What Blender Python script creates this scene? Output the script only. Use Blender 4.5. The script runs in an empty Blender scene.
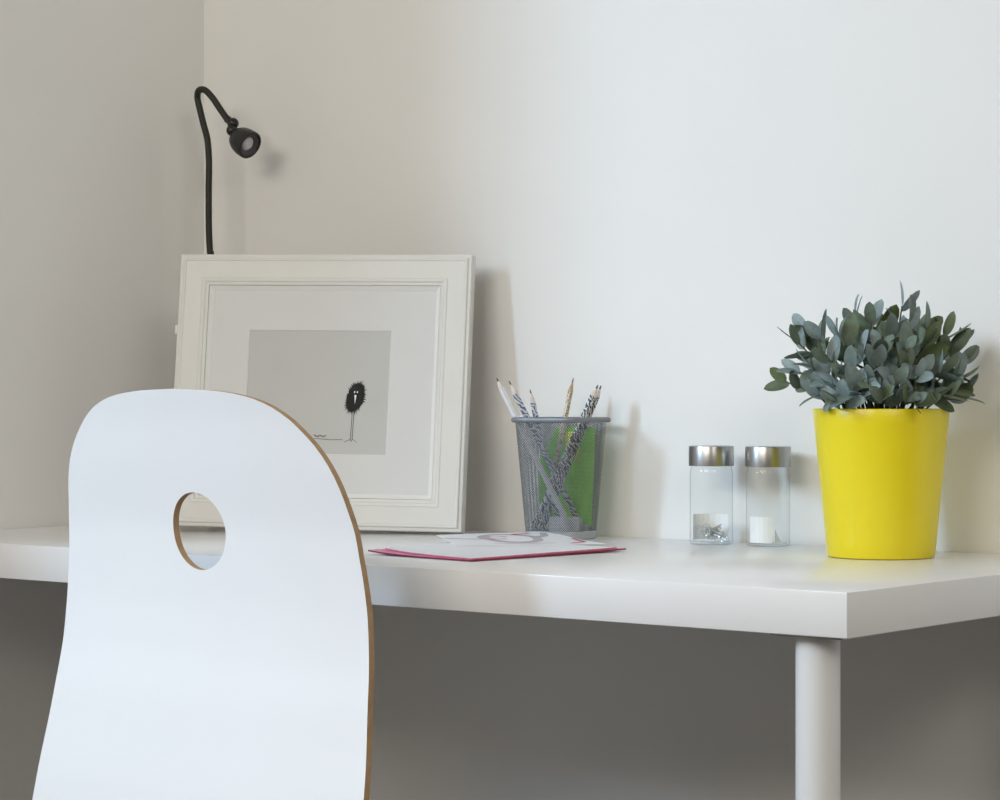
import bpy, bmesh, math, random
import numpy as np
from mathutils import Vector, Matrix
random.seed(7)
PI = math.pi
COL = bpy.context.scene.collection
SC = bpy.context.scene

# ------------------------------------------------------------------ measured layout (metres)
FPX = 2400.0                       # focal length for a 1000 px wide frame
YAW = 0.6786                       # camera turned left of the back wall's normal
CZ, DZ = 0.9004, 0.74              # camera height, desk-top height
LEN, DEP, THK = 1.3534, 0.54, 0.0388 # desk
WX = 0.0316                        # left wall plane
CR = Vector((math.cos(YAW), math.sin(YAW), 0)); CF = Vector((-math.sin(YAW), math.cos(YAW), 0))
CAM = Vector((LEN, -DEP, 0)) - CR * (347 / FPX * 2.0) - CF * 2.0; CAM.z = CZ

def at(x, y, z):                   # point of the photo's ray at depth z
    q = CAM + CF * z + CR * ((x - 500) / FPX * z)
    return Vector((q.x, q.y, CZ - (y - 400) / FPX * z))
def desk_pt(x, y):
    return at(x, y, FPX * (CZ - DZ) / (y - 400))
def place_at_px(px, ydepth):            # a point on the desk along photo column px, ydepth off the back wall
    d = CF + CR * ((px - 500) / FPX); k = (ydepth - CAM.y) / d.y; q = CAM + d * k
    return Vector((q.x, q.y, DZ))
def column_of(p):
    d = Vector((p[0], p[1], 0)) - Vector((CAM.x, CAM.y, 0)); return 500 + FPX * d.dot(CR) / d.dot(CF)
def depth_of(p):
    return (Vector((p[0], p[1], 0)) - Vector((CAM.x, CAM.y, 0))).dot(CF)

# ------------------------------------------------------------------ helpers
def tag(o, label=None, cat=None, group=None, kind=None):
    if label: o['label'] = label
    if cat: o['category'] = cat
    if group: o['group'] = group
    if kind: o['kind'] = kind
    return o
def thing(name, label, cat, loc=(0, 0, 0), rotz=0, group=None):
    o = bpy.data.objects.new(name, None); COL.objects.link(o)
    o.location = loc; o.rotation_euler = (0, 0, rotz); o.empty_display_size = 0.02
    return tag(o, label, cat, group)
def obj(name, bm, mats, parent=None, smooth=35):
    bmesh.ops.recalc_face_normals(bm, faces=bm.faces) if smooth is not None and smooth >= 0 else None
    bm.normal_update()
    if smooth:
        a = math.radians(abs(smooth))
        for f in bm.faces: f.smooth = True
        for e in bm.edges:
            if len(e.link_faces) == 2:
                if e.link_faces[0].normal.angle(e.link_faces[1].normal, 0) > a: e.smooth = False
    me = bpy.data.meshes.new(name); bm.to_mesh(me); bm.free()
    for m in (mats if isinstance(mats, (list, tuple)) else [mats]): me.materials.append(m)
    o = bpy.data.objects.new(name, me); COL.objects.link(o)
    if parent is not None: o.parent = parent
    return o
def box(bm, x0, x1, y0, y1, z0, z1, mi=0, bev=0.0):
    vs = [bm.verts.new((x, y, z)) for z in (z0, z1) for y in (y0, y1) for x in (x0, x1)]
    fs = []
    for q in ((0, 2, 3, 1), (4, 5, 7, 6), (0, 1, 5, 4), (2, 6, 7, 3), (0, 4, 6, 2), (1, 3, 7, 5)):
        f = bm.faces.new([vs[i] for i in q]); f.material_index = mi; fs.append(f)
    if bev:
        es = list({e for f in fs for e in f.edges})
        bmesh.ops.bevel(bm, geom=es, offset=bev, segments=2, affect='EDGES', profile=0.5)
def lathe(bm, prof, n=48, c=(0, 0, 0), mi=0, cap0=False, cap1=False, mat=None):
    rings = []
    for r, z in prof:
        ring = []
        for k in range(n):
            a = 2 * PI * k / n
            p = Vector((r * math.cos(a), r * math.sin(a), z))
            if mat: p = mat @ p
            ring.append(bm.verts.new(p + Vector(c)))
        rings.append(ring)
    for a, b in zip(rings, rings[1:]):
        for k in range(n):
            f = bm.faces.new((a[k], a[(k + 1) % n], b[(k + 1) % n], b[k])); f.material_index = mi
    if cap0: bm.faces.new(rings[0][::-1]).material_index = mi
    if cap1: bm.faces.new(rings[-1]).material_index = mi
    return rings
def tube(bm, pts, rad, n=10, mi=0, caps=True, closed=False):
    pts = [Vector(p) for p in pts]; N = len(pts)
    rads = rad if isinstance(rad, (list, tuple)) else [rad] * N
    up = None; rings = []
    for i, p in enumerate(pts):
        if closed: t = (pts[(i + 1) % N] - pts[i - 1]).normalized()
        else: t = (pts[min(i + 1, N - 1)] - pts[max(i - 1, 0)]).normalized()
        if up is None:
            up = Vector((0, 0, 1)) if abs(t.z) < 0.9 else Vector((1, 0, 0))
        a = t.cross(up).normalized(); b = a.cross(t).normalized(); up = b
        rings.append([bm.verts.new(p + (a * math.cos(2 * PI * k / n) + b * math.sin(2 * PI * k / n)) * rads[i]) for k in range(n)])
    pairs = list(zip(rings, rings[1:])) + ([(rings[-1], rings[0])] if closed else [])
    for r0, r1 in pairs:
        for k in range(n):
            bm.faces.new((r0[k], r0[(k + 1) % n], r1[(k + 1) % n], r1[k])).material_index = mi
    if caps and not closed:
        bm.faces.new(rings[0][::-1]).material_index = mi; bm.faces.new(rings[-1]).material_index = mi
def spline(pts, n=8):
    P = [Vector(p) for p in pts]; out = []
    for i in range(len(P) - 1):
        p0 = P[max(i - 1, 0)]; p1 = P[i]; p2 = P[i + 1]; p3 = P[min(i + 2, len(P) - 1)]
        for k in range(n):
            t = k / n
            out.append(0.5 * ((2 * p1) + (p2 - p0) * t + (2 * p0 - 5 * p1 + 4 * p2 - p3) * t * t + (3 * p1 - p0 - 3 * p2 + p3) * t ** 3))
    return out + [P[-1]]
def polyface(bm, pts, mi=0):
    f = bm.faces.new([bm.verts.new(p) for p in pts]); f.material_index = mi; return f

# ------------------------------------------------------------------ materials
def s2l(c): return tuple(((v / 255 + 0.055) / 1.055) ** 2.4 if v > 10 else v / 255 / 12.92 for v in c) + (1.0,)
def mat(name, rgb, rough=0.5, metal=0.0, spec=0.5, noise=0.0, nscale=20.0, bump=0.0, bscale=200.0, coat=0.0, lin=False):
    m = bpy.data.materials.new(name); m.use_nodes = True
    nt = m.node_tree; b = nt.nodes['Principled BSDF']
    c = tuple(rgb) + (1.0,) if lin else s2l(rgb)
    b.inputs['Base Color'].default_value = c; b.inputs['Roughness'].default_value = rough
    b.inputs['Metallic'].default_value = metal; b.inputs['Specular IOR Level'].default_value = spec
    b.inputs['Coat Weight'].default_value = coat
    tc = nt.nodes.new('ShaderNodeTexCoord')
    if noise:
        n = nt.nodes.new('ShaderNodeTexNoise'); n.inputs['Scale'].default_value = nscale
        nt.links.new(tc.outputs['Object'], n.inputs['Vector'])
        r = nt.nodes.new('ShaderNodeValToRGB')
        r.color_ramp.elements[0].position = 0.3; r.color_ramp.elements[1].position = 0.7
        r.color_ramp.elements[0].color = tuple(v * (1 - noise) for v in c[:3]) + (1,)
        r.color_ramp.elements[1].color = tuple(min(1, v * (1 + noise)) for v in c[:3]) + (1,)
        nt.links.new(n.outputs['Fac'], r.inputs['Fac']); nt.links.new(r.outputs['Color'], b.inputs['Base Color'])
    if bump:
        n = nt.nodes.new('ShaderNodeTexNoise'); n.inputs['Scale'].default_value = bscale
        nt.links.new(tc.outputs['Object'], n.inputs['Vector'])
        bp = nt.nodes.new('ShaderNodeBump'); bp.inputs['Strength'].default_value = bump; bp.inputs['Distance'].default_value = 0.001
        nt.links.new(n.outputs['Fac'], bp.inputs['Height']); nt.links.new(bp.outputs['Normal'], b.inputs['Normal'])
    return m
M = {}
M['wall'] = mat('wall_paint', (0.80, 0.795, 0.78), 0.7, lin=True, spec=0.2, noise=0.012, nscale=3, bump=0.05, bscale=90)
M['far'] = mat('far_wall_paint', (0.55, 0.53, 0.49), 0.8, lin=True, noise=0.01, nscale=3)
M['ceiling'] = mat('ceiling_paint', (0.7, 0.69, 0.66), 0.8, lin=True, noise=0.01, nscale=3)
M['floor'] = mat('floor_wood', (0.10, 0.085, 0.07), 0.5, lin=True, noise=0.2, nscale=6)
M['desk'] = mat('desk_foil', (0.82, 0.82, 0.83), 0.22, lin=True, spec=0.45, noise=0.008, nscale=8)
M['leg'] = mat('leg_enamel', (0.78, 0.79, 0.80), 0.3, lin=True, noise=0.005)
M['steel'] = mat('zinc_plate', (0.35, 0.35, 0.36), 0.4, 0.8, lin=True, noise=0.05)
M['chair'] = mat('chair_lacquer', (0.87, 0.885, 0.915), 0.32, lin=True, spec=0.4, noise=0.004, nscale=5)
M['chrome'] = mat('chrome', (0.8, 0.8, 0.8), 0.1, 1.0, lin=True, noise=0.01)
M['frame'] = mat('frame_paint', (0.68, 0.68, 0.655), 0.4, lin=True, noise=0.01)
M['mat'] = mat('mount_card', (0.695, 0.70, 0.70), 0.7, lin=True, noise=0.006, nscale=30)
M['bevel'] = mat('mount_bevel', (0.80, 0.80, 0.78), 0.7, lin=True, noise=0.005)
M['print'] = mat('print_paper', (0.56, 0.565, 0.555), 0.8, lin=True, noise=0.01)
M['ink'] = mat('ink', (0.012, 0.012, 0.012), 0.8, lin=True, noise=0.2, nscale=300)
M['backing'] = mat('backing_board', (0.25, 0.18, 0.12), 0.8, lin=True, noise=0.1)
M['lampblack'] = mat('lamp_plastic', (0.010, 0.010, 0.009), 0.32, lin=True, noise=0.1)
M['gooseneck'] = mat('gooseneck_rubber', (0.013, 0.012, 0.007), 0.55, lin=True, noise=0.1)
M['lens'] = mat('lamp_lens', (0.60, 0.58, 0.64), 0.2, lin=True, noise=0.1, nscale=120)
M['reflector'] = mat('lamp_reflector', (0.07, 0.065, 0.065), 0.35, 0.3, lin=True, noise=0.1)
M['mesh'] = mat('mesh_metal', (0.13, 0.14, 0.155), 0.45, 0.3, lin=True, noise=0.08, nscale=60)
M['rim'] = mat('rim_metal', (0.20, 0.212, 0.235), 0.45, 0.3, lin=True, noise=0.05)
M['cupbase'] = mat('base_metal', (0.42, 0.45, 0.48), 0.35, 0.35, lin=True, noise=0.05)
M['pot'] = mat('pot_yellow', (0.80, 0.66, 0.012), 0.30, lin=True, spec=0.5, noise=0.01)
M['soil'] = mat('soil', (0.03, 0.022, 0.016), 0.9, lin=True, noise=0.5, nscale=150, bump=0.8)
M['stem'] = mat('stem_green', (0.10, 0.12, 0.075), 0.6, lin=True, noise=0.2)
M['pink'] = mat('pink_cover', (0.72, 0.22, 0.36), 0.45, lin=True, noise=0.12, nscale=30)
M['crimson'] = mat('crimson_cover_edge', (0.24, 0.018, 0.07), 0.5, lin=True, noise=0.2, nscale=60)
M['page'] = mat('page_white', (0.80, 0.80, 0.83), 0.5, lin=True, noise=0.01)
M['greyink'] = mat('grey_print', (0.42, 0.42, 0.46), 0.6, lin=True, noise=0.08, nscale=60)
M['pinkink'] = mat('pink_print', (0.70, 0.36, 0.45), 0.6, lin=True, noise=0.1, nscale=60)
M['redink'] = mat('red_print', (0.62, 0.06, 0.15), 0.6, lin=True, noise=0.1, nscale=60)
M['wood'] = mat('pencil_wood', (0.52, 0.36, 0.22), 0.7, lin=True, noise=0.12, nscale=200)
M['palewood'] = mat('pencil_pale_tip', (0.70, 0.62, 0.56), 0.7, lin=True, noise=0.1, nscale=200)
M['lead'] = mat('graphite', (0.03, 0.03, 0.035), 0.4, lin=True, noise=0.1)
M['pwhite'] = mat('pencil_white', (0.68, 0.69, 0.71), 0.4, lin=True, noise=0.06, nscale=60)
M['green'] = mat('green_card', (0.46, 0.93, 0.10), 0.5, lin=True, noise=0.08, nscale=40)
M['yelgreen'] = mat('lime_card', (0.72, 0.82, 0.12), 0.5, lin=True, noise=0.06, nscale=40)
M['eraser'] = mat('white_eraser', (0.82, 0.82, 0.83), 0.6, lin=True, noise=0.02)
M['clip'] = mat('clip_steel', (0.75, 0.77, 0.79), 0.25, 1.0, lin=True, noise=0.05)
M['lid'] = mat('lid_steel', (0.40, 0.40, 0.40), 0.30, 1.0, lin=True, noise=0.03, nscale=4)
M['paper'] = mat('white_paper', (0.88, 0.89, 0.90), 0.7, lin=True, noise=0.01)

def pattern_mat(name, dark, light, kind, scale, thr):
    m = mat(name, light, 0.45, lin=True); nt = m.node_tree; b = nt.nodes['Principled BSDF']
    tc = nt.nodes.new('ShaderNodeTexCoord')
    if kind == 'zebra':
        t = nt.nodes.new('ShaderNodeTexWave'); t.inputs['Scale'].default_value = scale
        t.inputs['Distortion'].default_value = 9.0; t.inputs['Detail'].default_value = 1.0; t.bands_direction = 'DIAGONAL'
        t.inputs['Detail Scale'].default_value = 1.5
    else:
        t = nt.nodes.new('ShaderNodeTexVoronoi'); t.inputs['Scale'].default_value = scale
    nt.links.new(tc.outputs['Object'], t.inputs['Vector'])
    r = nt.nodes.new('ShaderNodeValToRGB'); r.color_ramp.interpolation = 'CONSTANT'
    r.color_ramp.elements[0].color = tuple(dark) + (1,); r.color_ramp.elements[1].color = tuple(light) + (1,)
    r.color_ramp.elements[1].position = thr
    nt.links.new(t.outputs[0], r.inputs['Fac']); nt.links.new(r.outputs['Color'], b.inputs['Base Color'])
    return m
M['zebra'] = pattern_mat('pencil_zebra', (0.02, 0.02, 0.025), (0.66, 0.66, 0.68), 'zebra', 95, 0.5)
M['bluestripe'] = pattern_mat('pencil_blue_stripe', (0.12, 0.15, 0.25), (0.66, 0.68, 0.72), 'zebra', 80, 0.45)
M['spots'] = pattern_mat('pencil_spots', (0.30, 0.18, 0.08), (0.62, 0.56, 0.46), 'vor', 330, 0.42)

def plywood():
    m = mat('plywood_edge', (0.42, 0.25, 0.12), 0.6, lin=True); nt = m.node_tree; b = nt.nodes['Principled BSDF']
    tc = nt.nodes.new('ShaderNodeTexCoord'); n = nt.nodes.new('ShaderNodeTexNoise'); n.inputs['Scale'].default_value = 90
    nt.links.new(tc.outputs['Object'], n.inputs['Vector'])
    r = nt.nodes.new('ShaderNodeValToRGB'); r.color_ramp.elements[0].color = (0.32, 0.19, 0.09, 1); r.color_ramp.elements[1].color = (0.54, 0.36, 0.20, 1)
    nt.links.new(n.outputs['Fac'], r.inputs['Fac']); nt.links.new(r.outputs['Color'], b.inputs['Base Color'])
    return m
M['ply'] = plywood()

def thin_glass():
    m = bpy.data.materials.new('jar_glass'); m.use_nodes = True; nt = m.node_tree
    for n in list(nt.nodes): nt.nodes.remove(n)
    out = nt.nodes.new('ShaderNodeOutputMaterial'); mix = nt.nodes.new('ShaderNodeMixShader')
    tr = nt.nodes.new('ShaderNodeBsdfTransparent'); gl = nt.nodes.new('ShaderNodeBsdfGlossy'); gl.inputs['Roughness'].default_value = 0.03
    lw = nt.nodes.new('ShaderNodeLayerWeight'); lw.inputs['Blend'].default_value = 0.22
    r = nt.nodes.new('ShaderNodeValToRGB')
    r.color_ramp.elements[0].color = (0.965, 0.975, 0.975, 1); r.color_ramp.elements[0].position = 0.35
    r.color_ramp.elements[1].color = (0.55, 0.60, 0.62, 1); r.color_ramp.elements[1].position = 0.95
    fr = nt.nodes.new('ShaderNodeMapRange'); fr.interpolation_type = 'SMOOTHERSTEP'
    fr.inputs['From Min'].default_value = 0.45; fr.inputs['From Max'].default_value = 1.0; fr.inputs['To Min'].default_value = 0.03; fr.inputs['To Max'].default_value = 0.45
    lw2 = nt.nodes.new('ShaderNodeLayerWeight'); lw2.inputs['Blend'].default_value = 0.4
    nt.links.new(lw2.outputs['Facing'], fr.inputs['Value'])
    n = nt.nodes.new('ShaderNodeTexNoise'); n.inputs['Scale'].default_value = 30
    bp = nt.nodes.new('ShaderNodeBump'); bp.inputs['Strength'].default_value = 0.02
    nt.links.new(n.outputs['Fac'], bp.inputs['Height']); nt.links.new(bp.outputs['Normal'], gl.inputs['Normal'])
    nt.links.new(lw.outputs['Facing'], r.inputs['Fac']); nt.links.new(r.outputs['Color'], tr.inputs['Color'])
    nt.links.new(fr.outputs[0], mix.inputs['Fac']); nt.links.new(tr.outputs[0], mix.inputs[1]); nt.links.new(gl.outputs[0], mix.inputs[2])
    nt.links.new(mix.outputs[0], out.inputs['Surface'])
    return m
M['glass'] = thin_glass()

def leaf_mat():
    m = mat('sage_leaf', (0.1, 0.14, 0.12), 0.55, lin=True, spec=0.35); nt = m.node_tree; b = nt.nodes['Principled BSDF']
    at_ = nt.nodes.new('ShaderNodeAttribute'); at_.attribute_name = 'tint'
    r = nt.nodes.new('ShaderNodeValToRGB'); cr = r.color_ramp
    cr.elements[0].position = 0.0; cr.elements[0].color = (0.125, 0.165, 0.062, 1)
    cr.elements[1].position = 1.0; cr.elements[1].color = (0.32, 0.40, 0.41, 1)
    e = cr.elements.new(0.3); e.color = (0.145, 0.19, 0.12, 1)
    e = cr.elements.new(0.62); e.color = (0.19, 0.247, 0.24, 1)
    tc = nt.nodes.new('ShaderNodeTexCoord'); n = nt.nodes.new('ShaderNodeTexNoise'); n.inputs['Scale'].default_value = 120
    nt.links.new(tc.outputs['Object'], n.inputs['Vector'])
    mx = nt.nodes.new('ShaderNodeMixRGB'); mx.blend_type = 'OVERLAY'; mx.inputs['Fac'].default_value = 0.35
    nt.links.new(at_.outputs['Fac'], r.inputs['Fac']); nt.links.new(r.outputs['Color'], mx.inputs[1]); nt.links.new(n.outputs['Fac'], mx.inputs[2])
    nt.links.new(mx.outputs[0], b.inputs['Base Color'])
    return m
M['leaf'] = leaf_mat()

# ------------------------------------------------------------------ room shell
RX, RY, RZ = 4.4, -4.8, 2.6
WIN = (-2.75, -1.24, 0.98, 2.30)       # y0,y1,z0,z1 of the window opening in the left wall
def structure(name, bm, m): return tag(obj(name, bm, m, smooth=0), kind='structure')
b = bmesh.new(); box(b, WX - 0.3, RX + 0.2, RY - 0.2, 0.2, -0.1, 0.0); structure('floor', b, M['floor'])
b = bmesh.new(); box(b, WX - 0.3, RX + 0.2, RY - 0.2, 0.2, RZ, RZ + 0.1); structure('ceiling', b, M['ceiling'])
b = bmesh.new(); box(b, WX - 0.3, RX + 0.2, 0.0, 0.2, 0.0, RZ); structure('wall_back', b, M['wall'])
b = bmesh.new(); y0, y1, z0, z1 = WIN
box(b, WX - 0.10, WX, RY, y0, 0, RZ); box(b, WX - 0.10, WX, y1, 0, 0, RZ)
box(b, WX - 0.10, WX, y0, y1, 0, z0); box(b, WX - 0.10, WX, y0, y1, z1, RZ); structure('wall_left', b, M['wall'])
b = bmesh.new(); box(b, RX, RX + 0.2, RY, 0, 0, RZ); structure('wall_right', b, M['far'])
b = bmesh.new(); box(b, WX, RX, RY - 0.2, RY, 0, RZ); structure('wall_front', b, M['far'])

# ------------------------------------------------------------------ desk
desk = thing('desk', 'long white laminate desk along the back wall, on round white legs', 'desk', (LEN, -DEP, 0))
b = bmesh.new(); box(b, WX + 0.002 - LEN, 0, 0, DEP - 0.002, DZ - THK, DZ, bev=0.0012)
obj('tabletop', b, M['desk'], desk)
for (lx, ly) in ((-0.0500, 0.036), (-0.0500, DEP - 0.06), (WX + 0.08 - LEN, 0.05), (WX + 0.08 - LEN, DEP - 0.06)):
    b = bmesh.new(); lathe(b, [(0.0188, 0.012), (0.0192, 0.02), (0.0192, DZ - THK - 0.002)], 40, (lx, ly, 0), cap0=True, cap1=True)
    lg = obj('leg', b, M['leg'], desk)
    b = bmesh.new(); lathe(b, [(0.012, 0), (0.021, 0.002), (0.021, 0.0115)], 32, (lx, ly, 0), cap0=True, cap1=True)
    tag(obj('leveling_foot', b, M['lampblack'], lg), 'dark plastic foot')
    b = bmesh.new(); box(b, lx - 0.03, lx + 0.042 if lx > -0.5 else lx + 0.03, ly - 0.030, ly + 0.03, DZ - THK - 0.0022, DZ - THK + 0.0005, bev=0.0006)
    tag(obj('mounting_plate', b, M['steel'], lg), 'grey metal plate')

# ------------------------------------------------------------------ chair: one bent white plywood shell on chrome legs
CX, CY = 0.735, -0.68
prof = [(-0.0336, .911), (-0.0300, .900), (-0.0268, .890), (-0.0238, .880), (-0.0187, .860), (-0.0139, .840), (-0.0090, .820), (-0.0043, .800), (-0.0003, .780),
        (.0020, .760), (.0038, .740), (.0048, .720), (.0052, .700), (.0030, .660), (-0.0031, .620), (-0.0095, .580), (-0.0155, .550),
        (-0.0214, .520), (-0.0262, .490), (-0.0240, .463), (-0.0060, .441), (.030, .430), (.08, .426), (.15, .424), (.22, .425), (.30, .430), (.36, .432), (.40, .425), (.42, .414)]
dense = spline([(0, y, z) for y, z in prof], 10)
cum = [0.0]
for a, c in zip(dense, dense[1:]): cum.append(cum[-1] + (c - a).length)
cum = np.array(cum); py_ = np.array([p.y for p in dense]); pz_ = np.array([p.z for p in dense]); TOT = cum[-1]
def v_of_z(z): return float(np.interp(-z, -pz_[:200], cum[:200]))
wz = [(.911, 0.0), (.9095, .045), (.907, .071), (.9035, .092), (.900, .1046), (.895, .1175), (.89, .1270), (.88, .1412), (.86, .1615), (.84, .1749), (.82, .1831), (.80, .1885),
      (.78, .1931), (.76, .1955), (.74, .1984), (.72, .2010), (.70, .2032), (.66, .2064), (.62, .2101), (.58, .2143), (.55, .2172)]
outl = [(w, v_of_z(z)) for z, w in wz] + [(.221, v_of_z(.55) + .06), (.224, v_of_z(.55) + .14), (.224, v_of_z(.55) + .25), (.222, TOT - .14), (.216, TOT - .09), (.203, TOT - .05), (.180, TOT - .02), (.140, TOT - .005), (.08, TOT), (0, TOT)]
half = spline([(w, v, 0) for w, v in outl], 6)
poly = [(p.x, p.y) for p in half] + [(-p.x, p.y) for p in half[-2:0:-1]]
def wmax(v): return float(np.interp(v, [p[1] for p in outl], [max(p[0], .1) for p in outl]))
HV = v_of_z(.7765); HR = 0.0352; HRV = 0.0375
def surf(u, v):
    y = float(np.interp(v, cum, py_)); z = float(np.interp(v, cum, pz_))
    k = max(0.0, 1 - (u / 0.2) ** 2)
    fade = 1.0 if z > .49 else max(0, (z - .43) / .06)
    return Vector((u, y - 0.008 * k * fade, z - 0.010 * k * (1 - fade)))
def surf_n(u, v):
    e = 1e-3
    v = min(max(v, e), TOT - e)
    return (surf(u, v + e) - surf(u, v - e)).cross(surf(u + e, v) - surf(u - e, v)).normalized()
chair = thing('desk_chair', 'white bent-plywood chair with a round hole in its back, facing the desk', 'chair', (CX, CY, 0))
b = bmesh.new()
# even angular coverage of the outline, resampled by length
pl = [Vector((p[0], p[1], 0)) for p in poly]; pl.append(pl[0]); cl = [0.0]
for a, c in zip(pl, pl[1:]): cl.append(cl[-1] + (c - a).length)
NA, NR = 220, 70
ts = np.linspace(0, cl[-1], NA, endpoint=False)
ox = np.interp(ts, cl, [p.x for p in pl]); oy = np.interp(ts, cl, [p.y for p in pl])
TH = 0.0075
back, frnt = [], []
NSGN = 1.0 if surf_n(0, v_of_z(.7)).y > 0 else -1.0
for i in range(NA):
    a = math.atan2(oy[i] - HV, ox[i]); hx, hy = HR * math.cos(a), HV + HRV * math.sin(a)
    rb, rf = [], []
    for k in range(NR + 1):
        t = (k / NR) ** 1.15
        u, v = hx + (ox[i] - hx) * t, hy + (oy[i] - hy) * t
        p = surf(u, v); n = surf_n(u, v)
        n = n * NSGN
        if p.z > .56: n = Vector((n.x, n.y, n.z * max(0.0, 1 - (p.z - .56) / .2))).normalized()
        rb.append(b.verts.new(p)); rf.append(b.verts.new(p + n * TH))
    back.append(rb); frnt.append(rf)
for i in range(NA):
    j = (i + 1) % NA
    for k in range(NR):
        b.faces.new((back[i][k], back[j][k], back[j][k + 1], back[i][k + 1]))
        b.faces.new((frnt[i][k + 1], frnt[j][k + 1], frnt[j][k], frnt[i][k]))
    b.faces.new((back[i][NR], back[j][NR], frnt[j][NR], frnt[i][NR])).material_index = 1
    b.faces.new((frnt[i][0], frnt[j][0], back[j][0], back[i][0])).material_index = 1
obj('seat_shell', b, [M['chair'], M['ply']], chair, smooth=50)
for sx in (-1, 1):
    for (ya, yb) in ((.30, .37), (.09, -.01)):
        b = bmesh.new()
        tube(b, spline([(sx * .05, (ya + .2) / 2, .408), (sx * .12, ya, .408), (sx * .165, ya + (yb - ya) * .1, .398), (sx * .185, yb - (yb - ya) * .6, .28), (sx * .205, yb, 0.006)], 8), 0.0095, 14)
        lg = obj('leg', b, M['chrome'], chair)
        b = bmesh.new(); lathe(b, [(.011, 0), (.013, .003), (.012, .02)], 20, (sx * .205, yb, 0), cap0=True, cap1=True)
        obj('foot_cap', b, M['lampblack'], lg)
b = bmesh.new(); box(b, -.09, .09, .08, .33, .399, .4125, bev=.003); tag(obj('seat_bracket', b, M['chrome'], chair), 'metal bracket under the seat')

# ------------------------------------------------------------------ picture frame leaning back across the corner
FY, FLEAN, FROLL, FW_, FH_ = 0.48, 0.13, 0.013, 0.3680, 0.3355
FBR = place_at_px(460.8, -0.092); FBR.z = DZ + 0.0034
X0 = Vector((math.cos(FY), math.sin(FY), 0)); N0 = Vector((-math.sin(FY), math.cos(FY), 0))
V0 = Vector((0, 0, 1)) * math.cos(FLEAN) + N0 * math.sin(FLEAN)
Xf = X0 * math.cos(FROLL) - V0 * math.sin(FROLL); Vf = V0 * math.cos(FROLL) + X0 * math.sin(FROLL); Nf = Xf.cross(Vf) * -1   # Nf: out of the front
if Nf.dot(CAM - FBR) < 0: Nf = -Nf
frame = thing('picture_frame', 'white framed drawing leaning in the corner behind the chair', 'picture frame')
Forg = FBR - Xf * FW_
frame.matrix_world = Matrix(((Xf.x, Vf.x, Nf.x, Forg.x), (Xf.y, Vf.y, Nf.y, Forg.y), (Xf.z, Vf.z, Nf.z, Forg.z), (0, 0, 0, 1)))
# local: x right, y up, z out of the picture (front of moulding at z=0)
FD = 0.022
b = bmesh.new()
prof_m = [(0.0, -FD), (0.0, -0.004), (0.001, -0.0030), (0.0042, -0.0028), (0.0048, -0.0012), (0.0060, -0.0006), (0.0076, -0.0008), (0.0084, -0.0016), (0.029, -0.0024), (0.0300, -0.0018), (0.0330, -0.0022), (0.0345, -0.0034), (0.0378, -0.0040), (0.0385, -0.0085), (0.0385, -FD)]
rings = []
for d, z in prof_m:
    rings.append([b.verts.new((x, y, z)) for x, y in ((d, d), (FW_ - d, d), (FW_ - d, FH_ - d), (d, FH_ - d))])
for a, c in zip(rings, rings[1:]):
    for k in range(4): b.faces.new((a[k], a[(k + 1) % 4], c[(k + 1) % 4], c[k]))
obj('moulding', b, M['frame'], frame, smooth=20)
b = bmesh.new(); box(b, .003, FW_ - .003, .003, FH_ - .003, -FD + .0005, -FD + .004)
tag(obj('backing_board', b, M['backing'], frame), 'brown backing board')
# mount with a bevelled opening
mx0, mx1, my0, my1 = 0.0905, 0.2700, 0.0910, 0.2430
zm = -0.0095
b = bmesh.new()
o4 = [(.037, .037), (FW_ - .037, .037), (FW_ - .037, FH_ - .037), (.037, FH_ - .037)]
i4 = [(mx0, my0), (mx1, my0), (mx1, my1), (mx0, my1)]
i5 = [(mx0 + .001, my0 + .001), (mx1 - .001, my0 + .001), (mx1 - .001, my1 - .001), (mx0 + .001, my1 - .001)]
ra = [b.verts.new((x, y, zm)) for x, y in o4]; rb = [b.verts.new((x, y, zm)) for x, y in i4]; rc = [b.verts.new((x, y, zm - .0014)) for x, y in i5]
for k in range(4):
    b.faces.new((ra[k], ra[(k + 1) % 4], rb[(k + 1) % 4], rb[k]))
    b.faces.new((rb[k], rb[(k + 1) % 4], rc[(k + 1) % 4], rc[k])).material_index = 1
obj('mount', b, [M['mat'], M['bevel']], frame, smooth=10)
# inner slip, a pale strip round the mount
b = bmesh.new()
sl = [(.0384, zm + .0042), (.0390, zm + .0042), (.0440, zm + .0002)]
rs = [[b.verts.new((x, y, z)) for x, y in ((d, d), (FW_ - d, d), (FW_ - d, FH_ - d), (d, FH_ - d))] for d, z in sl]
for a, c in zip(rs, rs[1:]):
    for k in range(4): b.faces.new((a[k], a[(k + 1) % 4], c[(k + 1) % 4], c[k]))
obj('slip', b, M['bevel'], frame, smooth=10)
b = bmesh.new(); zp = zm - .0016
polyface(b, [(mx0 - .003, my0 - .003, zp), (mx1 + .003, my0 - .003, zp), (mx1 + .003, my1 + .003, zp), (mx0 - .003, my1 + .003, zp)])
art = obj('print', b, M['print'], frame, smooth=0)
# the drawing: shaggy black oval creature on two thin legs
zi = zp + .0003
bx_, by_ = 0.2285, 0.1610
b = bmesh.new()
rnd = random.Random(3)
NS = 84; ring = []
for k in range(NS):
    a = 2 * PI * k / NS
    q = 0.97 + (rnd.uniform(0.08, 0.34) if k % 2 else rnd.uniform(-.06, .04))
    ex, ey = 0.0112 * math.cos(a) * q, 0.0180 * math.sin(a) * q
    ring.append(Vector((bx_ + ex * .96 + ey * .20, by_ + ey * .98 - ex * .05, zi)))
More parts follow.
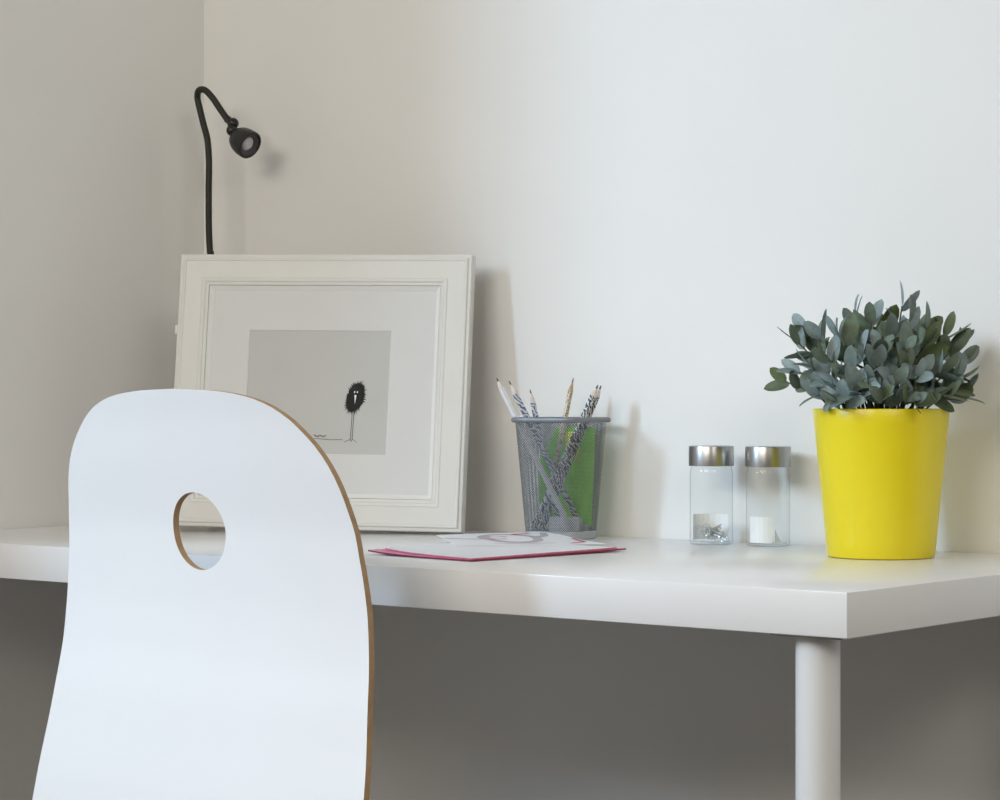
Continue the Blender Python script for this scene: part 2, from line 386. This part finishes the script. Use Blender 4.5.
# notch for the pale face: build as fan, then lay the face on top
cv = b.verts.new((bx_, by_, zi)); rv = [b.verts.new(p) for p in ring]
for k in range(NS): b.faces.new((cv, rv[k], rv[(k + 1) % NS]))
dr = obj('shaggy_figure', b, M['ink'], art, smooth=0); tag(dr, 'black ink oval figure')
b = bmesh.new(); zf = zi + .0002
polyface(b, [(bx_ - .0014, by_ + .0030, zf), (bx_ - .0004, by_ - .0085, zf), (bx_ + .0012, by_ + .0030, zf)])
for sx in (-1, 1):
    polyface(b, [(bx_ + .0004 + sx * .0017 + .0008 * math.cos(t), by_ + .0066 + .0013 * math.sin(t), zf) for t in np.linspace(0, 2 * PI, 9)[:-1]])
tag(obj('face_marks', b, M['paper'], art, smooth=0), 'pale beak and eyes')
def strip(bm, pts, w):
    for (xa, ya), (xb, yb) in zip(pts, pts[1:]):
        d = Vector((xb - xa, yb - ya)); n = Vector((-d.y, d.x)).normalized() * w * .5
        polyface(bm, [(xa + n.x, ya + n.y, zi), (xa - n.x, ya - n.y, zi), (xb - n.x, yb - n.y, zi), (xb + n.x, yb + n.y, zi)])
b = bmesh.new()
strip(b, [(bx_ - .0030, by_ - .016), (bx_ - .0042, by_ - .0515)], .0006); strip(b, [(bx_ - .0010, by_ - .016), (bx_ - .0018, by_ - .0510)], .0006)
strip(b, [(bx_ - .0120, by_ - .0545), (bx_ - .0042, by_ - .0512), (bx_ - .0030, by_ - .0540)], .0005)
strip(b, [(bx_ - .0025, by_ - .0530), (bx_ - .0018, by_ - .0505), (bx_ + .0042, by_ - .0548)], .0005)
tag(obj('thin_legs', b, M['ink'], art, smooth=0), 'two thin ink legs')
b = bmesh.new()
pts = [(bx_ - .050 + .0011 * k, by_ - .0475 + (.0011 * math.sin(k * 2.1) + .0006 * math.sin(k * .9 + 1))) for k in range(15)]
strip(b, pts, .0008); strip(b, [(bx_ - .050, by_ - .0505), (bx_ - .030, by_ - .0520), (bx_ - .014, by_ - .0515)], .0005)
tag(obj('ink_scribble', b, M['ink'], art, smooth=0), 'small ink scribble')
b = bmesh.new(); box(b, -.0042, .0002, .236, .248, -.014, -.006, bev=.001); obj('hanging_tab', b, M['frame'], frame)

# ------------------------------------------------------------------ gooseneck lamp in the corner behind the frame
ZL = 3.14
stem_px = [(211, 262), (210, 252), (208.9, 228), (208.7, 191), (209.0, 165), (207.6, 141), (203.2, 123), (199.3, 107), (197.4, 97), (199.6, 91.0), (206, 91.3), (214, 99.3), (221.7, 110.5), (229.5, 121.5)]
base = at(212, 400, ZL)
base = Vector((base.x, base.y, DZ))
lamp = thing('gooseneck_lamp', 'black gooseneck lamp rising behind the white picture frame', 'lamp', base)
pt = [at(x, y, ZL) - base for x, y in stem_px]
for i, p in enumerate(pt):
    if i >= 9: pt[i] = p - CF * 0.006 * (i - 8)
low = [Vector((0, 0, .018)), Vector((0.001, 0, .10)), Vector((.0, 0, .20))]
b = bmesh.new(); tube(b, spline(low + pt, 8), 0.0043, 14); obj('gooseneck', b, M['gooseneck'], lamp)
b = bmesh.new(); lathe(b, [(.0, 0), (.044, 0), (.046, .003), (.044, .014), (.038, .019), (.008, .021), (.0065, .03), (.0, .03)][1:-1], 40, cap0=True, cap1=True); obj('base', b, M['lampblack'], lamp)
jz = depth_of(pt[-1] + base)
# joint knuckle and head
J1 = at(233.0, 123.5, jz - .004) - base; J2 = at(231.8, 130.5, jz - .008) - base
HC = at(243.6, 141.3, jz - .016) - base
b = bmesh.new()
def ball(bm, c, r, sc=(1, 1, 1)):
    g = bmesh.ops.create_uvsphere(bm, u_segments=20, v_segments=12, radius=r)
    for v in g['verts']: v.co = Vector((v.co.x * sc[0], v.co.y * sc[1], v.co.z * sc[2])) + c
ball(b, J1, .0076); ball(b, J2, .0072); tube(b, [pt[-1], J1], .0052, 12)
obj('knuckle', b, M['lampblack'], lamp)
# head axis: from the knuckle down-right and a good way towards the viewer's right
ax = (CR * 0.74 + Vector((0, 0, -1)) * 0.50 - CF * 0.55).normalized()
q = Vector((0, 0, 1)).rotation_difference(ax).to_matrix()
b = bmesh.new(); hp = [(r_ * 1.07, z_ * 1.04) for r_, z_ in [(.0045, -.019), (.0075, -.0175), (.0122, -.013), (.0155, -.0065), (.0172, .001), (.0176, .008), (.0172, .0125), (.0160, .0135), (.0150, .0128), (.0140, .0110)]]
lathe(b, hp, 40, HC, cap0=True, mat=q); tube(b, [J2, HC - ax * .016], .0050, 14)
head = obj('lamp_head', b, M['lampblack'], lamp)
b = bmesh.new(); lathe(b, [(.0150, .0115), (.0090, .0082), (.0087, .0080)], 40, HC, mat=q); obj('reflector_ring', b, M['reflector'], head)
b = bmesh.new(); lathe(b, [(.0092, .0082), (.0075, .0100), (.0048, .0110), (.0015, .0114)], 32, HC, cap1=True, mat=q); tag(obj('lens', b, M['lens'], head), 'pale glass lens')

# ------------------------------------------------------------------ wire mesh pencil cup
CUPC = place_at_px(column_of((0.685, -0.0585)), -0.072); CUPR = math.radians(6)
HB, HT, HH = 0.0325, 0.0428, 0.1375     # half side at base and top, height
cup = thing('pencil_cup', 'grey wire-mesh pencil cup beside the picture frame', 'pencil cup', CUPC, CUPR)
def sq(h, s, r):                        # point at perimeter fraction s of a rounded square
    st = h - r; arc = PI * r / 2; per = 8 * st + 4 * arc; d = (s % 1.0) * per
    for k in range(4):
        seg = 2 * st
        ca, sa = (1, 0, -1, 0)[k], (0, 1, 0, -1)[k]
        if d < seg:
            p = (-st + d, -h); return Vector((p[0] * ca - p[1] * sa, p[0] * sa + p[1] * ca, 0))
        d -= seg
        if d < arc:
            t = d / r; p = (st + r * math.sin(t), -st - r * math.cos(t)); return Vector((p[0] * ca - p[1] * sa, p[0] * sa + p[1] * ca, 0))
        d -= arc
    return Vector((-st, -h, 0))
def cupwall(s, z):
    t = z / HH; h = HB + (HT - HB) * t
    p = sq(h, s, .012 * h / HB); p.z = z; return p
b = bmesh.new()
NX, NZ = 96, 84
zlo, zhi = .0085, HH - .002
for j in range(NZ + 1):
    zc = zlo + (zhi - zlo) * j / NZ; dz = (zhi - zlo) / NZ
    for i in range(NX):
        sc = (i + (0.5 if j % 2 else 0)) / NX; ds = 0.5 / NX
        pts = [(sc - ds, zc), (sc, zc - dz), (sc + ds, zc), (sc, zc + dz)]
        pts = [(s, min(max(z, zlo), zhi)) for s, z in pts]
        ins = [(sc + (s - sc) * .68, zc + (z - zc) * .68) for s, z in pts]
        vo = [b.verts.new(cupwall(s, z)) for s, z in pts]; vi = [b.verts.new(cupwall(s, z)) for s, z in ins]
        for k in range(4):
            l = (k + 1) % 4; b.faces.new((vo[k], vo[l], vi[l], vi[k]))
bmesh.ops.remove_doubles(b, verts=b.verts, dist=1e-5)
obj('mesh_wall', b, M['mesh'], cup, smooth=-60)
b = bmesh.new()
rim = [sq(HT + .0012, k / 80, .0155) + Vector((0, 0, HH)) for k in range(80)]
tube(b, rim, .0032, 10, closed=True); obj('rim', b, M['rim'], cup)
b = bmesh.new()
ra = [[b.verts.new(sq(h, k / 64, .012) + Vector((0, 0, z))) for k in range(64)] for h, z in ((HB - .001, 0.0), (HB + .0004, .001), (HB + .0012, .0095), (HB - .0005, .0098), (HB - .0005, .003))]
for a, c in zip(ra, ra[1:]):
    for k in range(64): b.faces.new((a[k], a[(k + 1) % 64], c[(k + 1) % 64], c[k]))
b.faces.new(ra[0][::-1]); b.faces.new(ra[-1]); obj('base', b, M['cupbase'], cup)

# pencils standing in the cup
ZC = depth_of(CUPC)
def pencil(label, tip, bot, zt, zb, bodymat, tipmat, r=.0036, tiplen=.016, leadlen=.0045):
    A = at(tip[0], tip[1], zt); B = at(bot[0], bot[1], zb)
    B.z = max(B.z, DZ + .0045)
    d = (A - B); Ln = d.length; d.normalize()
    t = thing('pencil', label, 'pencil', B, 0, 'pencils in the mesh cup')
    t.rotation_euler = Vector((0, 0, 1)).rotation_difference(d).to_euler()
    b = bmesh.new(); lathe(b, [(r, 0), (r, Ln - tiplen)], 6, cap0=True, cap1=True); obj('barrel', b, bodymat, t, smooth=10)
    b = bmesh.new(); k = leadlen / tiplen
    lathe(b, [(r * .98, Ln - tiplen), (r * k, Ln - leadlen)], 18, cap0=True, cap1=True); obj('sharpened_tip', b, tipmat, t)
    b = bmesh.new(); lathe(b, [(r * k, Ln - leadlen), (r * .12, Ln)], 14, cap0=True, cap1=True); obj('graphite_point', b, M['lead'], t)
pencil('leftmost pencil in the mesh cup, plain white', (496.5, 378), (571, 530), ZC + .002, ZC - .025, M['pwhite'], M['palewood'], tiplen=.013)
pencil('white pencil with blue streaks, second from left in the mesh cup', (509, 381), (582, 528), ZC + .016, ZC + .014, M['bluestripe'], M['palewood'], tiplen=.017)
pencil('shorter blue-streaked pencil at the middle back of the mesh cup', (530, 389.5), (560, 528), ZC + .036, ZC + .033, M['bluestripe'], M['palewood'], r=.0034, tiplen=.016)
pencil('natural wood pencil with brown spots standing in the mesh cup', (573.3, 378), (542, 529), ZC + .023, ZC + .022, M['spots'], M['wood'], r=.0034, tiplen=.017)
pencil('zebra-striped pencil at the front right of the mesh cup', (598, 385), (533, 529), ZC - .004, ZC - .003, M['zebra'], M['palewood'], r=.0041, tiplen=.014)
pencil('rightmost zebra-striped pencil, behind its twin in the mesh cup', (601.2, 385.5), (541, 530), ZC + .004, ZC + .007, M['zebra'], M['palewood'], r=.0041, tiplen=.014)

# bright green card and white eraser inside the cup (placed in the cup's own axes)
R6 = Matrix.Rotation(CUPR, 4, 'Z')
card = thing('green_card', 'bright green folded card seen through the mesh cup', 'card', CUPC + (R6 @ Vector((0, 0, .0045))), CUPR)
b = bmesh.new()
for (xa, ya, xb, yb, mi) in ((-.0270, -.003, -.021, .0265, 1), (-.021, .0265, .0285, .0215, 0)):
    v = [b.verts.new(p) for p in ((xa, ya, .010 if mi == 0 else .020), (xb, yb, .010), (xb * 1.12, yb * 1.12, .124), (xa * 1.12, ya * 1.12, .124 if mi == 0 else .082))]
    b.faces.new(v)
bmesh.ops.solidify(b, geom=b.faces[:], thickness=.0008)
obj('green_panel', b, M['green'], card, smooth=0)
b = bmesh.new(); box(b, -.012, .010, .0225, .0230, .085, .119); obj('lime_tab', b, M['yelgreen'], card, smooth=0).rotation_euler = (0, 0, -.1)
b = bmesh.new(); box(b, -.024, .024, .0205, .0210, 0.0, .012)
tag(obj('white_foot_strip', b, M['paper'], card, smooth=0), 'white lower strip')
er = bmesh.new(); box(er, -.0190, .0190, -.006, .006, 0, .022, bev=.002)
e_ = obj('eraser', er, M['eraser']); e_.location = CUPC + (R6 @ Vector((.0040, .0035, .0034))); e_.rotation_euler = (0, 0, CUPR + .25)
tag(e_, 'white block eraser lying on the bottom of the mesh cup', 'eraser')

# ------------------------------------------------------------------ pink-edged booklet and printed leaflet on the desk
def quad_sheet(bm, P, z0, th, mi=0, nu=14, nv=10, curl=None):
    top, bot = [], []
    for i in range(nu + 1):
        a, c = [], []
        for j in range(nv + 1):
            u, v = i / nu, j / nv
            p = P[0] * (1 - u) * (1 - v) + P[1] * u * (1 - v) + P[2] * u * v + P[3] * (1 - u) * v
            z = z0 + (curl(u, v) if curl else 0)
            a.append(bm.verts.new((p.x, p.y, z + th))); c.append(bm.verts.new((p.x, p.y, z)))
        top.append(a); bot.append(c)
    for i in range(nu):
        for j in range(nv):
            bm.faces.new((top[i][j], top[i + 1][j], top[i + 1][j + 1], top[i][j + 1])).material_index = mi
            bm.faces.new((bot[i][j], bot[i][j + 1], bot[i + 1][j + 1], bot[i + 1][j])).material_index = mi
    per = [(i, 0) for i in range(nu)] + [(nu, j) for j in range(nv)] + [(i, nv) for i in range(nu, 0, -1)] + [(0, j) for j in range(nv, 0, -1)]
    for k in range(len(per)):
        i, j = per[k]; m_, n_ = per[(k + 1) % len(per)]
        bm.faces.new((top[i][j], top[m_][n_], bot[m_][n_], bot[i][j])).material_index = 1
Nn, Ll, Rr = desk_pt(471, 562), desk_pt(368, 554.5), desk_pt(626, 551.5)
Ff = Ll + (Rr - Nn) * .92
org = Nn.copy(); org.z = DZ
def rel(p): return Vector((p.x - org.x, p.y - org.y, 0))
P = [rel(Nn), rel(Rr), rel(Ff), rel(Ll)]                   # u: near->right, v: near->left
mag = thing('booklet', 'flat booklet with pink edges lying on the desk in front of the mesh cup', 'booklet', org)

def curl1(u, v): return .0016 * u ** 3 + .0030 * v ** 4 + .0006 * (1 - abs(2 * u - 1))
b = bmesh.new(); quad_sheet(b, P, .0003, .0015, 0, curl=curl1); tag(obj('cover', b, [M['pink'], M['crimson']], mag, smooth=40), 'pink cover')
c_ = (P[0] + P[2]) * .5
def inset(u, v): return P[0] * (1 - u) * (1 - v) + P[1] * u * (1 - v) + P[2] * u * v + P[3] * (1 - u) * v
Pi = [inset(.008, .010), inset(.955, .022), inset(.96, .99), inset(.085, .955)]
def curl2(u, v): return curl1(u, v) + .0003
b = bmesh.new(); quad_sheet(b, Pi, .0019, .0012, 0, curl=curl2); obj('pages', b, [M['page'], M['pink']], mag, smooth=40)
# leaflet lying over its far half
Ql = [desk_pt(455, 551.5), desk_pt(607, 549), desk_pt(541, 539.2), desk_pt(436, 542.2)]
org2 = Ql[0].copy(); org2.z = DZ
Q = [Vector((p.x - org2.x, p.y - org2.y, 0)) for p in Ql]
leaf = thing('leaflet', 'white leaflet printed with grey swirls lying on the pink-edged booklet', 'leaflet', org2)
def curl3(u, v):                         # the leaflet follows the booklet under it
    p = Q[0] * (1 - u) * (1 - v) + Q[1] * u * (1 - v) + Q[2] * u * v + Q[3] * (1 - u) * v
    p = p + (org2 - org); det = P[1].x * P[3].y - P[1].y * P[3].x
    bu = (p.x * P[3].y - p.y * P[3].x) / det; bv = (P[1].x * p.y - P[1].y * p.x) / det
    return curl2(min(1, max(0, bu)), min(1, max(0, bv)))
zl = .0034
b = bmesh.new(); quad_sheet(b, Q, zl, .0003, 0, curl=curl3); tag(obj('sheet', b, [M['page'], M['page']], leaf, smooth=40), 'white paper')
def qpt(u, v):
    p = Q[0] * (1 - u) * (1 - v) + Q[1] * u * (1 - v) + Q[2] * u * v + Q[3] * (1 - u) * v
    return Vector((p.x, p.y, zl + .0005 + curl3(u, v)))
def band(bm, pts, w, lift=0):
    pr = []
    for i, (u, v) in enumerate(pts):
        a = Vector(pts[max(i - 1, 0)]); c = Vector(pts[min(i + 1, len(pts) - 1)]); d = (c - a).normalized(); n = Vector((-d.y, d.x)) * w * .5
        z = Vector((0, 0, lift))
        pr.append((bm.verts.new(qpt(u + n.x, v + n.y) + z), bm.verts.new(qpt(u - n.x, v - n.y) + z)))
    for (a, c), (e, f) in zip(pr, pr[1:]): bm.faces.new((a, c, f, e))
b = bmesh.new()
band(b, [(.50 + .20 * math.cos(t), .52 + .30 * math.sin(t)) for t in np.linspace(0, 2 * PI, 40)], .07)
band(b, [(.02, .62), (.14, .50), (.30, .42)], .05); band(b, [(.70, .50), (.82, .60), (.95, .88)], .06)
tag(obj('grey_print', b, M['greyink'], leaf, smooth=0), 'grey printed ring')
b = bmesh.new(); band(b, [(.42 + .07 * math.cos(t), .55 + .14 * math.sin(t)) for t in np.linspace(0, 5.2, 24)], .035)
band(b, [(.30, .18), (.5, .10), (.72, .16)], .02)
tag(obj('pink_print', b, M['pinkink'], leaf, smooth=0), 'pink printed lines')
b = bmesh.new(); band(b, [(.60, .72), (.66, .80), (.80, .84)], .05, .0001); 
tag(obj('red_print', b, M['redink'], leaf, smooth=0), 'red printed line')
b = bmesh.new(); band(b, [(.80, .10), (.93, .18), (.97, .45)], .03, .0001); tag(obj('red_print', b, M['redink'], leaf, smooth=0), 'red printed line')

# ------------------------------------------------------------------ two glass jars with steel lids
def make_jar(loc, label):
    t = thing('glass_jar', label, 'jar', loc, 0, 'lidded glass jars beside the plant')
    b = bmesh.new()
    lathe(b, [(.0205, .0003), (.0232, .0012), (.0240, .004), (.0240, .078), (.0232, .0825), (.0228, .084), (.0228, .092)], 64, cap0=True)
    obj('glass_body', b, M['glass'], t)
    b = bmesh.new(); lathe(b, [(.0215, .0042), (.0200, .0030), (.012, .0026)], 48, cap1=True); obj('glass_bottom', b, M['glass'], t)
    b = bmesh.new(); lathe(b, [(.0243, .0872), (.0252, .0874), (.0252, .1085), (.0249, .1092), (.0240, .1095), (.0232, .1092)], 64, cap0=True, cap1=True)
    obj('lid', b, M['lid'], t)
    return t
J_1 = Vector((0.8915, -0.0580, DZ)); J_2 = Vector((0.9515, -0.0480, DZ))
J_1 = place_at_px(711.3, -.053); J_2 = place_at_px(768.0, -.043)
make_jar(J_1, 'left glass jar with steel lid, holding paper clips')
make_jar(J_2, 'glass jar with steel lid beside the yellow pot, holding white paper')
def clip_bm():
    b = bmesh.new(); w, h = .0032, .012
    p = [(-w, -h * .55), (-w, h * .8)]
    p += [(w * math.cos(PI - t) * 1.0, h * .8 + w * math.sin(t)) for t in np.linspace(.3, PI, 6)]
    p += [(w, -h * .8)] + [(w * .15 + w * .85 * math.cos(-t), -h * .8 - w * .85 * math.sin(t)) for t in np.linspace(.3, PI, 6)]
    p += [(-w * .7, h * .55)] + [(-w * .05 + w * .65 * math.cos(PI - t), h * .55 + w * .65 * math.sin(t)) for t in np.linspace(.3, PI, 5)] + [(w * .6, -h * .4)]
    tube(b, [(x, y, 0) for x, y in p], .00055, 6); return b
c0 = None
rnd = random.Random(11)
for k in range(14):
    side = -CF * .8
    a = rnd.uniform(0, 2 * PI); rr = rnd.uniform(.002, .0145)
    heap = .022 - .0011 * k * 0
    # a slope falling from the left to the right of the jar
    off = CR * (rr * math.cos(a)) + CF * (rr * math.sin(a) - .002)
    zz = .0075 + max(0, .010 - .55 * off.dot(CR)) * (0.35 + .65 * rnd.random())
    if c0 is None:
        o = c0 = obj('paper_clip', clip_bm(), M['clip'])
    else:
        o = c0.copy(); COL.objects.link(o)
    o.location = J_1 + Vector((off.x * .62, off.y * .62, zz))
    o.rotation_euler = (rnd.uniform(-.7, .7), rnd.uniform(-.7, .7), rnd.uniform(0, 2 * PI))
    tag(o, 'silver wire paper clip heaped in the left glass jar', 'paper clip', 'paper clips in the left jar')
# white papers inside
b = bmesh.new()
for k in range(9):
    t = -1.15 + 2.3 * k / 8
    d = CF * math.cos(t) + CR * math.sin(t)
    p = d * .0215
    if k: polyface(b, [(pp.x, pp.y, .0045), (p.x, p.y, .0045), (p.x, p.y, 0.0330), (pp.x, pp.y, 0.0330)])
    pp = p
o = obj('paper_slip', b, M['paper'], smooth=-60); o.location = J_1; tag(o, 'white paper slip curved behind the paper clips in the left jar', 'paper')
b = bmesh.new()
for k in range(7):
    t = -1.25 + 1.35 * k / 6
    d = -CF * math.cos(t) + CR * math.sin(t); p = d * .0218
    if k: polyface(b, [(pp.x, pp.y, .0045), (p.x, p.y, .0045), (p.x, p.y, 0.0330), (pp.x, pp.y, 0.0330)])
    pp = p
o = obj('paper_slip', b, M['paper'], smooth=-60); o.location = J_2; tag(o, 'white paper slip curved along the left side of the right jar', 'paper')
b = bmesh.new()
a1 = -CF * .012 + CR * .0065; a2 = -CF * .008 + CR * .0135; a3 = -CF * .004 + CR * .009
polyface(b, [(a1.x, a1.y, .0045), (a2.x, a2.y, .0045), (a1.x * .95, a1.y * .95, .0195)]); polyface(b, [(a2.x, a2.y, .0045), (a3.x, a3.y, .0045), (a1.x * .95, a1.y * .95, .0195)])
polyface(b, [(a1.x, a1.y, .0045), (a3.x, a3.y, .0045), (a1.x * .95, a1.y * .95, .0195)])
o = obj('paper_scrap', b, M['paper'], smooth=0); o.location = J_2; tag(o, 'small pointed white paper scrap at the bottom of the right jar', 'paper')

# ------------------------------------------------------------------ yellow pot with sage-like plant
PC = place_at_px(881, -.122)
zp_ = depth_of(PC)
plant = thing('potted_plant', 'leafy grey-green plant in a tapered yellow pot near the desk corner', 'plant', PC)
rb_, rt_ = 53.5 * zp_ / FPX, 68.0 * zp_ / FPX
ht = CZ - (408.6 - 400) / FPX * zp_ - DZ
b = bmesh.new()
pr = [(rb_ - .004, 0.0), (rb_ - .001, .0008), (rb_, .003)] + [(rb_ + (rt_ - rb_) * k / 10, .003 + (ht - .004) * k / 10) for k in range(1, 11)]
pr += [(rt_ - .0006, ht), (rt_ - .0022, ht), (rt_ - .003, ht - .001), (rt_ - .0045, ht - .02)]
lathe(b, pr, 96, cap0=True); obj('pot', b, M['pot'], plant, smooth=40)
b = bmesh.new(); rr_ = lathe(b, [(rt_ - .0045, ht - .012), (rt_ * .6, ht - .009), (rt_ * .2, ht - .007)], 40, cap1=True)
obj('soil', b, M['soil'], plant)
LB = bmesh.new(); tint = LB.verts.layers.float.new('tint')
rnd = random.Random(21)
def leaf_add(base, d, up, ln, wd, tv, bend=.12, cup_=.18):
    d = d.normalized(); s = d.cross(up)
    if s.length < 1e-3: s = d.cross(Vector((1, 0, 0)))
    s.normalize(); n = s.cross(d).normalized()
    NL = 9; rows = []
    for k in range(NL + 1):
        t = k / NL
        w = wd * .5 * (math.sin(PI * t ** .95) ** .5) if 0 < k < NL else (.0006 if k == 0 else .0003)
        c = base + d * (ln * t) - n * (bend * ln * t * t)
        row = []
        for x in (-1, -.5, 0, .5, 1):
            p = c + s * (w * x) + n * (cup_ * w * abs(x) ** 1.5)
            v = LB.verts.new(p); v[tint] = min(1, max(0, tv + (0.06 if x == 0 else 0) + rnd.uniform(-.03, .03))); row.append(v)
        rows.append(row)
    for a, c in zip(rows, rows[1:]):
        for k in range(4): LB.faces.new((a[k], a[k + 1], c[k + 1], c[k]))
def radial(p):
    v = Vector((p.x, p.y, 0)); return v.normalized() if v.length > .01 else Vector((0, -1, 0))
YM = .104                            # clearance to the back wall, in plant space
# rosette tips as (photo column, photo row, depth offset) -- the shape of the crown
tips = [(786, 382, .01, .25), (797, 341, -.005, .5), (806, 326, .012, .55), (822, 338, .0, .6), (838, 330, -.02, .5), (812, 368, -.03, .7), (856, 312, .01, .65), (871, 318, -.01, .5), (884, 326, .02, .15),
        (902, 300, .0, .75), (910, 312, -.02, .6), (927, 318, .01, .35), (893, 336, -.03, .4), (861, 350, -.04, .75), (880, 352, -.045, .7), (905, 352, -.045, .45), (925, 345, -.02, .3), (944, 336, .0, .3),
        (955, 346, .008, .45), (962, 360, -.01, .3), (957, 378, -.025, .4), (940, 372, -.045, .35), (918, 376, -.055, .65), (895, 384, -.06, .55), (872, 382, -.055, .5), (848, 372, -.05, .6),
        (832, 384, -.04, .75), (828, 358, -.035, .6), (846, 345, -.03, .5), (842, 398, -.05, .7), (960, 398, -.02, .4), (905, 398, -.06, .55), (930, 400, -.05, .35), (868, 400, -.055, .6), (870, 340, .03, .3), (915, 335, .03, .3), (845, 350, .03, .3), (940, 355, .03, .3), (815, 352, .02, .2), (890, 350, .02, .2),
        (835, 404, -.055, .6), (856, 392, -.06, .7), (884, 400, -.068, .5), (915, 402, -.065, .35), (945, 396, -.05, .4), (820, 394, -.03, .7), (876, 366, -.05, .6), (905, 370, -.05, .35), (800, 372, .0, .6), (950, 388, -.03, .35)]
Pm = Vector((0, 0, ht - .012))
for (x, y, dz, tv) in tips:
    if y < 335: y += 6
    tip = at(x, y, zp_ + dz) - PC
    if tip.y > YM - .03: tip.y = YM - .03
    hx = Vector((tip.x, tip.y, 0)); root = Pm + Vector((hx.x, hx.y, 0)) * .45
    if root.xy.length > rt_ * .75: root.xy = root.xy.normalized() * rt_ * .75
    mid = (root + tip) * .5 + Vector((0, 0, .006)) - hx * .06
    path = spline([root, mid, tip], 6)
    b = bmesh.new(); tube(b, path, [.0014 - .0007 * k / (len(path) - 1) for k in range(len(path))], 6); obj('stem', b, M['stem'], plant)
    ax_ = (path[-1] - path[-4]).normalized()
    nl = rnd.randint(4, 6)
    a0 = rnd.uniform(0, 2 * PI)
    for k in range(nl):
        low_ = k / nl
        a = a0 + k * 2.3998
        pb = path[-1 - int(low_ * 6)]
        e1 = ax_.orthogonal().normalized(); e2 = ax_.cross(e1)
        out = e1 * math.cos(a) + e2 * math.sin(a)
        spread = .35 + .95 * low_ + rnd.uniform(-.15, .15)
        d = ax_ * math.cos(spread) + out * math.sin(spread) + Vector((0, 0, .10))
        d.normalize()
        ln = rnd.uniform(.026, .037) * (1.0 - .25 * (1 - low_) * (k == 0)); 
        end = pb + d * ln
        if end.y > YM - .006: d = Vector((d.x, min(d.y, 0) - .15, d.z)).normalized()
        if (pb + d * ln).z < ht + .004 and rnd.random() < .8: d = Vector((d.x, d.y, abs(d.z) + .25)).normalized()
        if (pb + d * ln).z < ht - .007 and (pb + d * ln).xy.length > rt_ * .7: continue
        if pb.z < ht - .002 and pb.xy.length > rt_ * .85: continue
        leaf_add(pb, d, radial(pb) + Vector((rnd.uniform(-.6, .6), rnd.uniform(-.6, .6), rnd.uniform(.0, .7))), ln, ln * rnd.uniform(.44, .56), tv + rnd.uniform(-.28, .28), rnd.uniform(-.05, .22), rnd.uniform(.05, .3))
obj('foliage', LB, M['leaf'], plant, smooth=-80)

# ------------------------------------------------------------------ light: daylight through the window in the left wall, warm room light, plus an added side fill
def area(name, loc, to, sx, sy, power, col, spread=PI):
    l = bpy.data.lights.new(name, 'AREA'); l.shape = 'RECTANGLE'; l.size = sx; l.size_y = sy; l.energy = power; l.color = col; l.spread = spread
    o = bpy.data.objects.new(name, l); COL.objects.link(o); o.location = loc
    o.rotation_euler = (Vector(to) - Vector(loc)).to_track_quat('-Z', 'Y').to_euler(); return o
wy, wzc = (WIN[0] + WIN[1]) / 2, (WIN[2] + WIN[3]) / 2
area('daylight', (-0.66, -2.85, 2.20), (0.9, 0, 0.95), 0.38, 0.95, 12.2, (0.55, 0.765, 1.0), 1.6)
area('sky_through_window', (WX - .14, wy, wzc), (WX + 1, wy, wzc), WIN[1] - WIN[0], WIN[3] - WIN[2], 5, (0.74, 0.88, 1.0))
area('room_light', (1.25, -3.5, 2.45), (0.7, 0, 0.8), 1.8, 1.2, 59, (1.0, 0.933, 0.83))
area('side_fill', (3.7, -2.4, 2.3), (0.3, -0.4, 1.1), 1.4, 0.8, 21, (1.0, 0.945, 0.86))  # added fill from the right, lifts the left wall and desk end
w = bpy.data.worlds.new('world'); SC.world = w; w.use_nodes = True
bg = w.node_tree.nodes['Background']; bg.inputs['Color'].default_value = (0.75, 0.86, 1.0, 1); bg.inputs['Strength'].default_value = 0.6

# ------------------------------------------------------------------ camera
cd = bpy.data.cameras.new('camera'); cam = bpy.data.objects.new('camera', cd); COL.objects.link(cam)
cd.sensor_fit = 'HORIZONTAL'; cd.sensor_width = 36; cd.lens = 36 * FPX / 1000; cd.clip_start = .05
cam.location = CAM; cam.rotation_euler = (PI / 2, 0, YAW)
SC.camera = cam
SC.view_settings.view_transform = 'Standard'; SC.view_settings.look = 'None'; SC.view_settings.exposure = 0.07; SC.view_settings.gamma = 1.0
SC.cycles.max_bounces = 10; SC.cycles.diffuse_bounces = 6; SC.cycles.transparent_max_bounces = 16
SC.cycles.use_denoising = True
